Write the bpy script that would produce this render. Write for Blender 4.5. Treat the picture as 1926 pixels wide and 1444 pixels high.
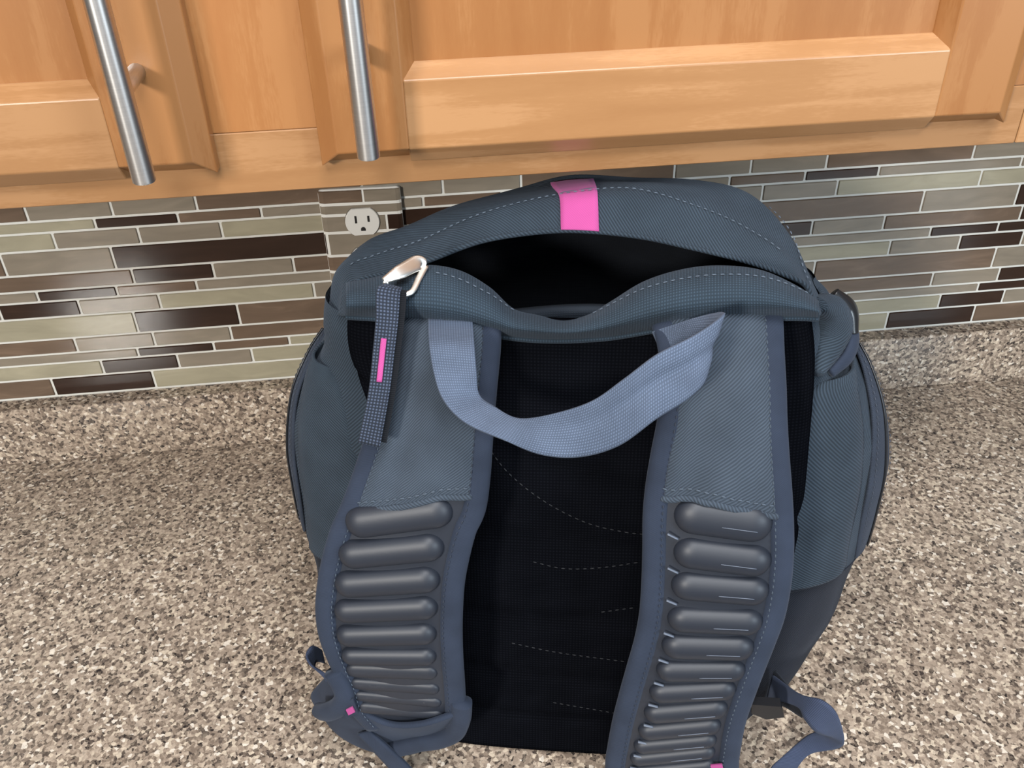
import bpy, bmesh, math, random
import numpy as np
from mathutils import Vector, Matrix

for o in list(bpy.data.objects):
    bpy.data.objects.remove(o, do_unlink=True)
SC = bpy.context.scene
COL = SC.collection

# ------------------------------------------------------------------ camera
cam_d = bpy.data.cameras.new('camera')
cam_d.sensor_fit = 'HORIZONTAL'
cam_d.sensor_width = 36.0
cam_d.lens = 32.156
cam_d.clip_start = 0.02
cam = bpy.data.objects.new('camera', cam_d)
COL.objects.link(cam)
_pit, _yaw, _rol = math.radians(34.9512), math.radians(5.357), math.radians(-1.6597)
_fw = Vector((math.sin(_yaw) * math.cos(_pit), math.cos(_yaw) * math.cos(_pit), -math.sin(_pit)))
_r0 = Vector((math.cos(_yaw), -math.sin(_yaw), 0))
_u0 = _r0.cross(_fw)
_r = math.cos(_rol) * _r0 + math.sin(_rol) * _u0
_u = -math.sin(_rol) * _r0 + math.cos(_rol) * _u0
cam.matrix_world = Matrix(((_r.x, _u.x, -_fw.x, 0.0653), (_r.y, _u.y, -_fw.y, -0.8642),
                           (_r.z, _u.z, -_fw.z, 0.6467), (0, 0, 0, 1)))
SC.camera = cam

# ------------------------------------------------------------------ world, lights, exposure
world = bpy.data.worlds.new('room_light')
SC.world = world
world.use_nodes = True
world.node_tree.nodes['Background'].inputs[0].default_value = (0.92, 0.96, 1.0, 1)
world.node_tree.nodes['Background'].inputs[1].default_value = 0.16

def area(name, loc, target, sx, sy, power, color):
    d = bpy.data.lights.new(name, 'AREA')
    d.shape = 'RECTANGLE'
    d.size, d.size_y, d.energy, d.color = sx, sy, power, color
    o = bpy.data.objects.new(name, d)
    COL.objects.link(o)
    o.location = loc
    o.rotation_euler = (Vector(target) - Vector(loc)).to_track_quat('-Z', 'Y').to_euler()
    return o

area('window_light', (-1.2, -2.45, 1.2), (0.0, -0.33, 0.3), 0.30, 0.30, 66, (1.0, 0.96, 0.90))
area('ceiling_light', (-0.16, -1.75, 1.62), (0.0, -0.2, 0.1), 0.40, 0.40, 19, (0.97, 0.99, 1.0))
area('overhead_light', (0.3, -1.05, 1.8), (0.1, -0.5, 0.0), 0.6, 0.6, 25, (0.97, 0.98, 1.0))
area('side_window_light', (1.7, -2.3, 0.95), (0.2, -0.3, 0.2), 0.9, 0.9, 46, (0.76, 0.89, 1.0))

SC.view_settings.view_transform = 'Standard'
SC.view_settings.look = 'None'
SC.view_settings.gamma = 1.0
SC.view_settings.use_curve_mapping = False
SC.view_settings.exposure = 0.0

PTS = {
 'strapL': [[(-0.1032,0.0509,0.3635),(-0.0698,0.0469,0.3668),(-0.0383,0.0509,0.3654)],[(-0.1032,0.0364,0.3602),(-0.0694,0.0324,0.3637),(-0.0376,0.0364,0.3623)],[(-0.1052,0.0282,0.3502),(-0.0702,0.0242,0.354),(-0.0374,0.0282,0.3526)],[(-0.1098,0.0144,0.3285),(-0.0732,0.0104,0.3328),(-0.0388,0.0144,0.3314)],[(-0.1164,0.003,0.3004),(-0.0772,-0.001,0.3055),(-0.0405,0.003,0.3041)],[(-0.1258,-0.004,0.2761),(-0.0823,-0.008,0.2819),(-0.0416,-0.004,0.2807)],[(-0.1353,-0.0098,0.2542),(-0.0882,-0.0138,0.2607),(-0.0441,-0.0098,0.2597)],[(-0.1427,-0.0135,0.2388),(-0.0948,-0.0175,0.2458),(-0.05,-0.0135,0.2448)],[(-0.1496,-0.018,0.2192),(-0.1004,-0.022,0.2267),(-0.0547,-0.018,0.2257)],[(-0.1551,-0.022,0.1983),(-0.1049,-0.026,0.2064),(-0.0583,-0.022,0.2056)],[(-0.1587,-0.026,0.1769),(-0.1075,-0.03,0.1856),(-0.06,-0.026,0.1848)],[(-0.1588,-0.029,0.1537),(-0.1081,-0.033,0.1629),(-0.0612,-0.029,0.1621)],[(-0.154,-0.032,0.13),(-0.1061,-0.036,0.1395),(-0.0618,-0.032,0.1385)],[(-0.1491,-0.033,0.1085),(-0.1039,-0.037,0.1183),(-0.0621,-0.033,0.117)],[(-0.1461,-0.034,0.086),(-0.1028,-0.038,0.0961),(-0.0628,-0.034,0.0946)],[(-0.136,-0.0318,0.0601),(-0.0994,-0.0358,0.0699),(-0.0657,-0.0318,0.0677)]],
 'strapR': [[(0.0537,0.0504,0.3703),(0.0901,0.0464,0.3737),(0.1271,0.0504,0.3724)],[(0.0565,0.0363,0.3672),(0.0909,0.0323,0.3707),(0.1261,0.0363,0.3694)],[(0.06,0.0277,0.3563),(0.0929,0.0237,0.36),(0.1267,0.0277,0.3586)],[(0.063,0.0172,0.3411),(0.0951,0.0132,0.3452),(0.1282,0.0172,0.3437)],[(0.0604,0.006,0.3185),(0.0952,0.002,0.3232),(0.1308,0.006,0.3218)],[(0.0575,-0.0,0.2992),(0.0954,-0.004,0.3044),(0.1341,-0.0,0.3031)],[(0.055,-0.006,0.2793),(0.0961,-0.01,0.2852),(0.1378,-0.006,0.284)],[(0.0542,-0.0116,0.2586),(0.0974,-0.0156,0.265),(0.1412,-0.0116,0.264)],[(0.055,-0.0171,0.237),(0.099,-0.0211,0.2441),(0.1437,-0.0171,0.2431)],[(0.0556,-0.022,0.2141),(0.0998,-0.026,0.2217),(0.1447,-0.022,0.2207)],[(0.0555,-0.0266,0.1897),(0.0992,-0.0306,0.1979),(0.1436,-0.0266,0.1969)],[(0.0536,-0.0296,0.1675),(0.0966,-0.0336,0.1761),(0.1403,-0.0296,0.1751)],[(0.0499,-0.0326,0.1441),(0.0928,-0.0366,0.1533),(0.1363,-0.0326,0.1522)],[(0.0461,-0.0353,0.1193),(0.0891,-0.0393,0.1291),(0.1326,-0.0353,0.128)],[(0.0426,-0.0371,0.0919),(0.0859,-0.0411,0.1023),(0.1297,-0.0371,0.1013)],[(0.04,-0.0388,0.0632),(0.0846,-0.0428,0.0744),(0.1296,-0.0388,0.0735)],[(0.0388,-0.04,0.0429),(0.0846,-0.044,0.0547),(0.1307,-0.04,0.0539)],[(0.0401,-0.0415,0.0073),(0.0879,-0.0455,0.0202),(0.136,-0.0415,0.0197)]],
 'ridgeL': [[(-0.1314,-0.0151,0.248),(-0.0634,-0.0126,0.262),0.0225],[(-0.1376,-0.0205,0.225),(-0.0695,-0.0188,0.2368),0.0204],[(-0.142,-0.025,0.2026),(-0.073,-0.024,0.2129),0.0199],[(-0.1443,-0.029,0.1815),(-0.0753,-0.0283,0.1908),0.0184],[(-0.145,-0.0317,0.1608),(-0.0771,-0.0314,0.1689),0.0178],[(-0.1435,-0.034,0.143),(-0.0781,-0.034,0.1484),0.015],[(-0.1421,-0.0353,0.129),(-0.0784,-0.0354,0.1318),0.013],[(-0.1407,-0.0359,0.1156),(-0.078,-0.0362,0.1151),0.0111],[(-0.1399,-0.0365,0.1028),(-0.0774,-0.0368,0.1007),0.0103],[(-0.1383,-0.0369,0.0903),(-0.077,-0.036,0.0856),0.0113]],
 'ridgeR': [[(0.0713,-0.0133,0.2677),(0.129,-0.0155,0.2626),0.0242],[(0.0725,-0.0196,0.2431),(0.1308,-0.0216,0.2387),0.0216],[(0.0725,-0.0248,0.2193),(0.1317,-0.026,0.218),0.0204],[(0.0718,-0.0297,0.1937),(0.1304,-0.0302,0.1951),0.0195],[(0.0696,-0.0328,0.1712),(0.1274,-0.0331,0.1741),0.0196],[(0.0675,-0.0356,0.1496),(0.1241,-0.0356,0.1549),0.0175],[(0.0643,-0.0381,0.1289),(0.1198,-0.0377,0.1383),0.0167],[(0.0619,-0.0395,0.1081),(0.1165,-0.039,0.1201),0.0169],[(0.059,-0.0406,0.0892),(0.1137,-0.0402,0.1028),0.0153],[(0.0569,-0.0416,0.0732),(0.1124,-0.0411,0.0873),0.0135],[(0.0551,-0.0424,0.059),(0.1125,-0.0419,0.0749),0.0126],[(0.0546,-0.0432,0.0446),(0.114,-0.0428,0.0601),0.0119]],
 'yokeL_edge': [(-0.1301,-0.0096,0.2552),(-0.1077,-0.0086,0.2606),(-0.0838,-0.0072,0.2673),(-0.0704,-0.0064,0.2709),(-0.0565,-0.0067,0.2706)],
 'yokeR_edge': [(0.0678,-0.0072,0.276),(0.0808,-0.0064,0.2795),(0.0966,-0.0074,0.277),(0.1124,-0.0088,0.2729),(0.1308,-0.0104,0.2682)],
 'rim': [[(-0.1355,0.068,0.3717),(-0.113,0.068,0.3771),(-0.0873,0.068,0.3848),(-0.0644,0.068,0.3824),(-0.0452,0.068,0.3711),(-0.0307,0.068,0.3563),(-0.0158,0.068,0.3521),(0.0009,0.068,0.3492),(0.0157,0.068,0.3531),(0.0301,0.068,0.3634),(0.0488,0.068,0.3772),(0.0703,0.068,0.3857),(0.0918,0.068,0.3891),(0.1169,0.068,0.3869),(0.1399,0.068,0.3767),(0.1539,0.068,0.3669)],[(-0.1314,0.056,0.3806),(-0.1095,0.056,0.3859),(-0.0845,0.056,0.3933),(-0.0622,0.056,0.391),(-0.0435,0.056,0.38),(-0.0294,0.056,0.3657),(-0.0149,0.056,0.3616),(0.0013,0.056,0.3587),(0.0158,0.056,0.3625),(0.0298,0.056,0.3725),(0.048,0.056,0.3859),(0.0689,0.056,0.3942),(0.0899,0.056,0.3974),(0.1142,0.056,0.3953),(0.1367,0.056,0.3854),(0.1503,0.056,0.3759)],[(-0.1266,0.038,0.3844),(-0.1055,0.038,0.3873),(-0.0815,0.038,0.391),(-0.0598,0.038,0.3887),(-0.0415,0.038,0.3805),(-0.0277,0.038,0.3711),(-0.0136,0.038,0.3682),(0.0021,0.038,0.3665),(0.016,0.038,0.3693),(0.0297,0.038,0.376),(0.0475,0.038,0.3857),(0.068,0.038,0.3927),(0.0884,0.038,0.396),(0.1119,0.038,0.3955),(0.1331,0.038,0.3899),(0.1457,0.038,0.3841)],[(-0.1252,0.03,0.3802),(-0.1045,0.03,0.3809),(-0.081,0.03,0.3811),(-0.0593,0.03,0.3786),(-0.0409,0.03,0.3731),(-0.027,0.03,0.368),(-0.0131,0.03,0.3663),(0.0024,0.03,0.3657),(0.0163,0.03,0.3675),(0.0299,0.03,0.3713),(0.0478,0.03,0.3777),(0.0682,0.03,0.3837),(0.0886,0.03,0.387),(0.1118,0.03,0.3883),(0.1323,0.03,0.3865),(0.1443,0.03,0.384)],[(-0.1284,0.038,0.3703),(-0.1074,0.038,0.3695),(-0.0835,0.038,0.3673),(-0.0612,0.038,0.3646),(-0.0423,0.038,0.3608),(-0.028,0.038,0.3586),(-0.0137,0.038,0.3576),(0.0021,0.038,0.3578),(0.0163,0.038,0.359),(0.0303,0.038,0.3609),(0.0487,0.038,0.3651),(0.0698,0.038,0.3705),(0.0907,0.038,0.374),(0.1144,0.038,0.3765),(0.135,0.038,0.3774),(0.1469,0.038,0.3771)],[(-0.1328,0.05,0.3593),(-0.1112,0.05,0.3585),(-0.0865,0.05,0.3562),(-0.0636,0.05,0.3535),(-0.044,0.05,0.3495),(-0.0293,0.05,0.3473),(-0.0146,0.05,0.3462),(0.0017,0.05,0.3464),(0.0163,0.05,0.3477),(0.0307,0.05,0.3497),(0.0497,0.05,0.3541),(0.0714,0.05,0.3596),(0.0929,0.05,0.3633),(0.1173,0.05,0.3658),(0.1385,0.05,0.3669),(0.1507,0.05,0.3665)]],
 'flap_front': [[(-0.1341,0.058,0.3561),(-0.1312,0.075,0.371),(-0.1111,0.082,0.3746),(-0.0877,0.088,0.3803),(-0.054,0.094,0.3917),(-0.0207,0.097,0.3968),(0.009,0.098,0.398),(0.0452,0.097,0.3952),(0.0779,0.093,0.3903),(0.1101,0.088,0.3848),(0.1322,0.082,0.3801),(0.1475,0.075,0.3752),(0.1515,0.058,0.3632)],[(-0.1445,0.07,0.3494),(-0.141,0.09,0.3711),(-0.1232,0.1,0.3771),(-0.0944,0.108,0.3833),(-0.0597,0.114,0.3972),(-0.0254,0.116,0.4072),(0.0082,0.117,0.4134),(0.0412,0.116,0.4164),(0.0776,0.113,0.4088),(0.109,0.108,0.4002),(0.1337,0.1,0.3883),(0.1522,0.085,0.3684),(0.1563,0.068,0.3596)],[(-0.1567,0.092,0.343),(-0.1524,0.105,0.3613),(-0.1317,0.115,0.3791),(-0.1054,0.13,0.384),(-0.0721,0.14,0.3943),(-0.0335,0.15,0.4004),(0.0018,0.155,0.4064),(0.0458,0.155,0.4074),(0.0854,0.15,0.4081),(0.1189,0.14,0.4037),(0.1436,0.12,0.3853),(0.1571,0.095,0.3607),(0.1629,0.085,0.3544)]],
 'handle': [[(-0.0793,0.042,0.368),(-0.0526,0.042,0.3688)],[(-0.073,0.008,0.3715),(-0.047,0.008,0.3706)],[(-0.0691,-0.006,0.3612),(-0.0445,-0.006,0.3603)],[(-0.0625,-0.018,0.3506),(-0.0428,-0.01,0.3479)],[(-0.0497,-0.028,0.3425),(-0.0337,-0.017,0.3453)],[(-0.0291,-0.036,0.3379),(-0.0196,-0.026,0.3446)],[(-0.0071,-0.04,0.3308),(-0.0004,-0.032,0.3528)],[(0.0145,-0.042,0.3317),(0.0192,-0.034,0.3628)],[(0.0354,-0.042,0.3407),(0.0353,-0.034,0.3771)],[(0.0539,-0.04,0.3577),(0.0521,-0.03,0.3907)],[(0.0699,-0.034,0.367),(0.071,-0.02,0.3966)],[(0.0792,-0.024,0.3719),(0.0873,-0.006,0.4014)],[(0.079,0.0,0.3644),(0.0851,0.012,0.3913)],[(0.0696,0.02,0.3598),(0.074,0.024,0.3804)],[(0.0603,0.032,0.3535),(0.0542,0.036,0.3647)]],
 'pull_c': [(-0.0911,0.03,0.4),(-0.0942,0.022,0.3957),(-0.0976,0.016,0.38),(-0.0996,0.008,0.3634),(-0.1025,-0.004,0.3419),(-0.109,-0.014,0.3119)],
 'pull': [[(-0.0991,0.026,0.3978),(-0.0895,0.026,0.3953)],[(-0.1028,0.02,0.3966),(-0.0896,0.02,0.3946)],[(-0.1033,0.012,0.3822),(-0.0906,0.012,0.3812)],[(-0.105,0.004,0.3658),(-0.0928,0.004,0.3648)],[(-0.1075,-0.008,0.3446),(-0.0956,-0.008,0.3436)],[(-0.1145,-0.018,0.3165),(-0.102,-0.018,0.3131)]],
 'pull_stitch': [(-0.0993,0.006,0.3762),(-0.1001,-0.006,0.3538)],
 'slider': [(-0.1001,0.028,0.3981),(-0.0842,0.048,0.3992),(-0.08,0.05,0.3966),(-0.0848,0.03,0.3905),(-0.0903,0.026,0.3898),(-0.0915,0.026,0.3932),(-0.0884,0.03,0.3959),(-0.0901,0.03,0.4),(-0.0964,0.03,0.3985)],
 'pinkpx': [(-0.0024,0.155,0.4071),(0.0191,0.155,0.4074),(-0.0009,0.098,0.3978),(0.0202,0.098,0.3978)],
 'webR': [[(0.1588,0.02,0.0802),(0.1584,0.02,0.0486)],[(0.1644,0.0,0.095),(0.1601,0.0,0.0776)],[(0.1688,-0.02,0.1118),(0.1679,-0.02,0.0988)],[(0.1786,-0.03,0.1208),(0.1704,-0.03,0.1002)],[(0.1897,-0.034,0.112),(0.1792,-0.034,0.0914)],[(0.2008,-0.03,0.0794),(0.1911,-0.03,0.0819)],[(0.2007,-0.024,0.0603),(0.1833,-0.02,0.07)],[(0.1837,-0.024,0.052),(0.1719,-0.02,0.0529)],[(0.1748,-0.03,0.0433),(0.1579,-0.03,0.044)],[(0.1741,-0.03,0.0226),(0.155,-0.03,0.0236)]],
 'webRblack': [[(0.1624,0.03,0.0725),(0.1616,0.03,0.0284)],[(0.1689,-0.0,0.0894),(0.1618,0.0,0.0734)],[(0.1713,-0.018,0.107),(0.1733,-0.018,0.0845)]],
 'buckleR': [(0.1358,-0.02,0.1027),(0.156,-0.02,0.1023),(0.1598,-0.02,0.0908),(0.148,-0.02,0.0872),(0.1371,-0.02,0.0927)],
 'loopL': [[(-0.185,0.03,0.0661),(-0.1849,0.03,0.0492)],[(-0.1866,0.02,0.0827),(-0.1869,0.02,0.0637)],[(-0.1895,0.012,0.0818),(-0.1851,0.012,0.067)],[(-0.183,0.004,0.0775),(-0.1775,0.004,0.0755)],[(-0.1742,0.0,0.0684),(-0.1699,0.0,0.0701)],[(-0.1737,0.0,0.0424),(-0.1686,0.0,0.0496)]],
 'endL': [[(-0.1706,0.0,0.0763),(-0.1485,-0.03,0.0895),(-0.1206,-0.04,0.0774),(-0.0925,-0.044,0.0837),(-0.0638,-0.04,0.0957)],[(-0.1867,0.01,0.0474),(-0.1645,-0.018,0.0521),(-0.1333,-0.03,0.0525),(-0.1019,-0.03,0.0481),(-0.0686,-0.03,0.0622)],[(-0.1949,0.012,0.0305),(-0.1727,-0.008,0.0166),(-0.144,-0.02,0.0149),(-0.1146,-0.022,0.013),(-0.0829,-0.02,0.0287)],[(-0.1923,0.012,0.0137),(-0.1734,0.0,0.004),(-0.1435,-0.015,0.004),(-0.1162,-0.014,0.004),(-0.0927,-0.008,0.0046)]],
 'webL': [[(-0.1443,-0.032,0.0503),(-0.135,-0.032,0.0553)],[(-0.133,-0.036,0.0364),(-0.1226,-0.036,0.0443)],[(-0.1231,-0.036,0.0158),(-0.1109,-0.036,0.0241)],[(-0.1173,-0.036,0.004),(-0.1034,-0.036,0.0084)]],
 'tagcloth': [(-0.1501,-0.041,0.0978),(-0.1383,-0.041,0.1068),(-0.1365,-0.041,0.0907),(-0.1458,-0.041,0.0836)],
 'tagL': [(-0.1443,-0.0425,0.0957),(-0.1392,-0.0425,0.0998),(-0.138,-0.0425,0.0939),(-0.1431,-0.0425,0.0897)],
 'curlIn': [(-0.0628,-0.036,0.1034),(-0.0646,-0.036,0.0851),(-0.0706,-0.034,0.0653),(-0.0835,-0.032,0.0519),(-0.1003,-0.03,0.0431),(-0.1201,-0.028,0.0298)],
 'curlOut': [(-0.151,-0.034,0.126),(-0.1467,-0.036,0.1151),(-0.1457,-0.037,0.1036),(-0.1517,-0.036,0.0895),(-0.1632,-0.03,0.0737),(-0.1736,-0.02,0.0585)],
 'tagR': [(0.1102,-0.045,0.0631),(0.1179,-0.045,0.0653),(0.1205,-0.045,0.0554),(0.1111,-0.045,0.0543)],
 'seamA': [(-0.0492,0.012,0.2796),(-0.0334,0.015,0.2558),(-0.0094,0.012,0.2346),(0.0185,0.01,0.2192),(0.0429,0.008,0.2132),(0.0585,0.008,0.2118)],
 'seamB': [(-0.0169,0.012,0.1848),(0.0049,0.01,0.1803),(0.0301,0.008,0.1827),(0.0581,0.008,0.1894)],
 'seamC': [(0.0313,0.004,0.1441),(0.0566,0.002,0.1502)],
 'seamD': [(-0.0325,0.003,0.1113),(0.0022,0.0,0.1047),(0.0518,0.0,0.0998)],
 'seamE': [(-0.0017,0.003,0.0558),(0.0463,0.0,0.0487)],
 'foldR': [(0.1538,0.085,0.3662),(0.1698,0.1,0.3552),(0.1833,0.11,0.3404),(0.1899,0.11,0.3264),(0.188,0.1,0.3182),(0.1762,0.08,0.3245),(0.1625,0.07,0.3325),(0.1514,0.062,0.3563)],
 'armR': [(0.1904,0.13,0.331),(0.1965,0.13,0.3207),(0.1965,0.12,0.3057),(0.1846,0.1,0.3088)],
 'sideL_fold': [(-0.1634,0.1,0.3105),(-0.15,0.08,0.3117),(-0.1262,0.06,0.3207)],
}
# ------------------------------------------------------------------ materials
def lin(r, g, b):
    def c(x):
        x /= 255.0
        return x / 12.92 if x <= 0.04045 else ((x + 0.055) / 1.055) ** 2.4
    return (c(r), c(g), c(b), 1.0)

class NT:
    def __init__(self, name):
        self.m = bpy.data.materials.new(name)
        self.m.use_nodes = True
        self.t = self.m.node_tree
        self.b = self.t.nodes['Principled BSDF']
    def n(self, typ, **kw):
        nd = self.t.nodes.new(typ)
        for k, v in kw.items():
            setattr(nd, k, v)
        return nd
    def l(self, a, ao, b, bi):
        self.t.links.new(a.outputs[ao], b.inputs[bi])
    def coord(self, kind, scale=(1, 1, 1), rot=(0, 0, 0)):
        tc = self.n('ShaderNodeTexCoord')
        mp = self.n('ShaderNodeMapping')
        mp.inputs['Scale'].default_value = scale
        mp.inputs['Rotation'].default_value = rot
        self.l(tc, kind, mp, 'Vector')
        return mp
    def ramp(self, stops, interp='LINEAR'):
        r = self.n('ShaderNodeValToRGB')
        r.color_ramp.interpolation = interp
        el = r.color_ramp.elements
        while len(el) > 1:
            el.remove(el[-1])
        el[0].position, el[0].color = stops[0]
        for p, c in stops[1:]:
            e = el.new(p)
            e.color = c
        return r
    def bump(self, src, out, strength, dist):
        b = self.n('ShaderNodeBump')
        b.inputs['Strength'].default_value = strength
        b.inputs['Distance'].default_value = dist
        self.l(src, out, b, 'Height')
        self.l(b, 'Normal', self.b, 'Normal')
        return b

def plain(name, col, rough=0.5, metal=0.0, spec=0.5):
    x = NT(name)
    x.b.inputs['Base Color'].default_value = col
    x.b.inputs['Roughness'].default_value = rough
    x.b.inputs['Metallic'].default_value = metal
    x.b.inputs['Specular IOR Level'].default_value = spec
    ns = x.n('ShaderNodeTexNoise')
    ns.inputs['Scale'].default_value = 600
    x.l(x.coord('Object'), 'Vector', ns, 'Vector')
    x.bump(ns, 'Fac', 0.05, 0.0005)
    return x.m

def mul(c, f):
    return (c[0] * f, c[1] * f, c[2] * f, 1)

def wood(name, axis):
    x = NT(name)
    sc = {'x': (5, 60, 60), 'z': (60, 60, 5)}[axis]
    mp = x.coord('Object', sc)
    n1 = x.n('ShaderNodeTexNoise')
    n1.inputs['Scale'].default_value = 1.0
    n1.inputs['Detail'].default_value = 6
    n1.inputs['Distortion'].default_value = 0.6
    x.l(mp, 'Vector', n1, 'Vector')
    n2 = x.n('ShaderNodeTexNoise')
    n2.inputs['Scale'].default_value = 9
    n2.inputs['Detail'].default_value = 3
    x.l(x.coord('Object', (1, 1, 1)), 'Vector', n2, 'Vector')
    add = x.n('ShaderNodeMath', operation='ADD')
    m2 = x.n('ShaderNodeMath', operation='MULTIPLY')
    m2.inputs[1].default_value = 0.6
    x.l(n2, 'Fac', m2, 0)
    x.l(n1, 'Fac', add, 0)
    x.l(m2, 0, add, 1)
    fl = x.n('ShaderNodeTexNoise')
    fl.inputs['Scale'].default_value = 1
    fl.inputs['Detail'].default_value = 2
    s2 = {'x': (160, 900, 900), 'z': (900, 900, 160)}[axis]
    x.l(x.coord('Object', s2), 'Vector', fl, 'Vector')
    m3 = x.n('ShaderNodeMath', operation='MULTIPLY_ADD')
    m3.inputs[1].default_value = 0.22
    x.l(fl, 'Fac', m3, 0)
    x.l(add, 0, m3, 2)
    if axis == 'x':        # the rails are a paler cut than the stiles and panels
        r = x.ramp([(0.55, lin(138, 97, 60)), (0.9, lin(147, 106, 68)), (1.25, lin(157, 116, 78))])
    else:
        r = x.ramp([(0.55, lin(134, 86, 46)), (0.9, lin(141, 94, 53)), (1.25, lin(148, 102, 61))])
    x.l(m3, 0, r, 'Fac')
    oi = x.n('ShaderNodeObjectInfo')            # every board has its own tone
    mr = x.n('ShaderNodeMapRange')
    mr.inputs['To Min'].default_value = 0.9
    mr.inputs['To Max'].default_value = 1.12
    x.l(oi, 'Random', mr, 'Value')
    sc_ = x.n('ShaderNodeVectorMath', operation='SCALE')
    x.l(r, 'Color', sc_, 0)
    x.l(mr, 'Result', sc_, 'Scale')
    x.l(sc_, 0, x.b, 'Base Color')
    x.b.inputs['Roughness'].default_value = 0.36
    x.b.inputs['Coat Weight'].default_value = 0.15
    x.b.inputs['Coat Roughness'].default_value = 0.2
    x.bump(m3, 0, 0.06, 0.001)
    return x.m

def granite(name):
    x = NT(name)
    mp = x.coord('Object')
    nz = x.n('ShaderNodeTexNoise')
    nz.inputs['Scale'].default_value = 260
    nz.inputs['Detail'].default_value = 2
    x.l(mp, 'Vector', nz, 'Vector')
    sub = x.n('ShaderNodeVectorMath', operation='SUBTRACT')
    sub.inputs[1].default_value = (0.5, 0.5, 0.5)
    x.l(nz, 'Color', sub, 0)
    scl = x.n('ShaderNodeVectorMath', operation='SCALE')
    scl.inputs['Scale'].default_value = 0.0035
    x.l(sub, 0, scl, 0)
    ad = x.n('ShaderNodeVectorMath', operation='ADD')
    x.l(mp, 'Vector', ad, 0)
    x.l(scl, 0, ad, 1)
    v1 = x.n('ShaderNodeTexVoronoi')
    v1.inputs['Scale'].default_value = 335
    x.l(ad, 0, v1, 'Vector')
    sep = x.n('ShaderNodeSeparateColor')
    x.l(v1, 'Color', sep, 'Color')
    r = x.ramp([(0.0, lin(40, 36, 35)), (0.14, lin(64, 56, 53)), (0.21, lin(116, 102, 90)), (0.42, lin(150, 134, 119)),
                (0.66, lin(177, 161, 144)), (0.86, lin(206, 190, 169)), (0.95, lin(230, 219, 204))], 'CONSTANT')
    x.l(sep, 'Red', r, 'Fac')
    v2 = x.n('ShaderNodeTexVoronoi')
    v2.inputs['Scale'].default_value = 560
    x.l(ad, 0, v2, 'Vector')
    sp2 = x.n('ShaderNodeSeparateColor')
    x.l(v2, 'Color', sp2, 'Color')
    r2 = x.ramp([(0.0, lin(52, 46, 45)), (0.12, lin(124, 109, 97)), (0.5, lin(158, 141, 125)), (0.85, lin(190, 172, 152))], 'CONSTANT')
    x.l(sp2, 'Green', r2, 'Fac')
    mx = x.n('ShaderNodeMix', data_type='RGBA')
    mx.inputs[0].default_value = 0.32
    x.t.links.new(r.outputs['Color'], mx.inputs[6])
    x.t.links.new(r2.outputs['Color'], mx.inputs[7])
    x.t.links.new(mx.outputs[2], x.b.inputs['Base Color'])
    x.b.inputs['Roughness'].default_value = 0.13
    x.b.inputs['Specular IOR Level'].default_value = 0.55
    n3 = x.n('ShaderNodeTexNoise')
    n3.inputs['Scale'].default_value = 180
    x.l(mp, 'Vector', n3, 'Vector')
    x.bump(n3, 'Fac', 0.025, 0.001)
    return x.m

def glass_tile(name, col, streak):
    x = NT(name)
    oi = x.n('ShaderNodeObjectInfo')
    mp = x.coord('Object', (14, 14, 60), (0, 0.25, 0))
    ad = x.n('ShaderNodeVectorMath', operation='ADD')
    x.l(mp, 'Vector', ad, 0)
    x.l(oi, 'Random', ad, 1)
    ns = x.n('ShaderNodeTexNoise')
    ns.inputs['Scale'].default_value = 1.0
    ns.inputs['Detail'].default_value = 4
    ns.inputs['Distortion'].default_value = 1.2
    x.l(ad, 0, ns, 'Vector')
    r = x.ramp([(0.3, mul(col, 0.86)), (0.55, col), (0.75, mul(col, 1.0 + streak))])
    x.l(ns, 'Fac', r, 'Fac')
    x.l(r, 'Color', x.b, 'Base Color')
    x.b.inputs['Roughness'].default_value = 0.1
    x.b.inputs['Specular IOR Level'].default_value = 0.2
    x.b.inputs['IOR'].default_value = 1.5
    x.b.inputs['Coat Weight'].default_value = 0.0
    x.b.inputs['Coat Roughness'].default_value = 0.03
    return x.m

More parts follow.
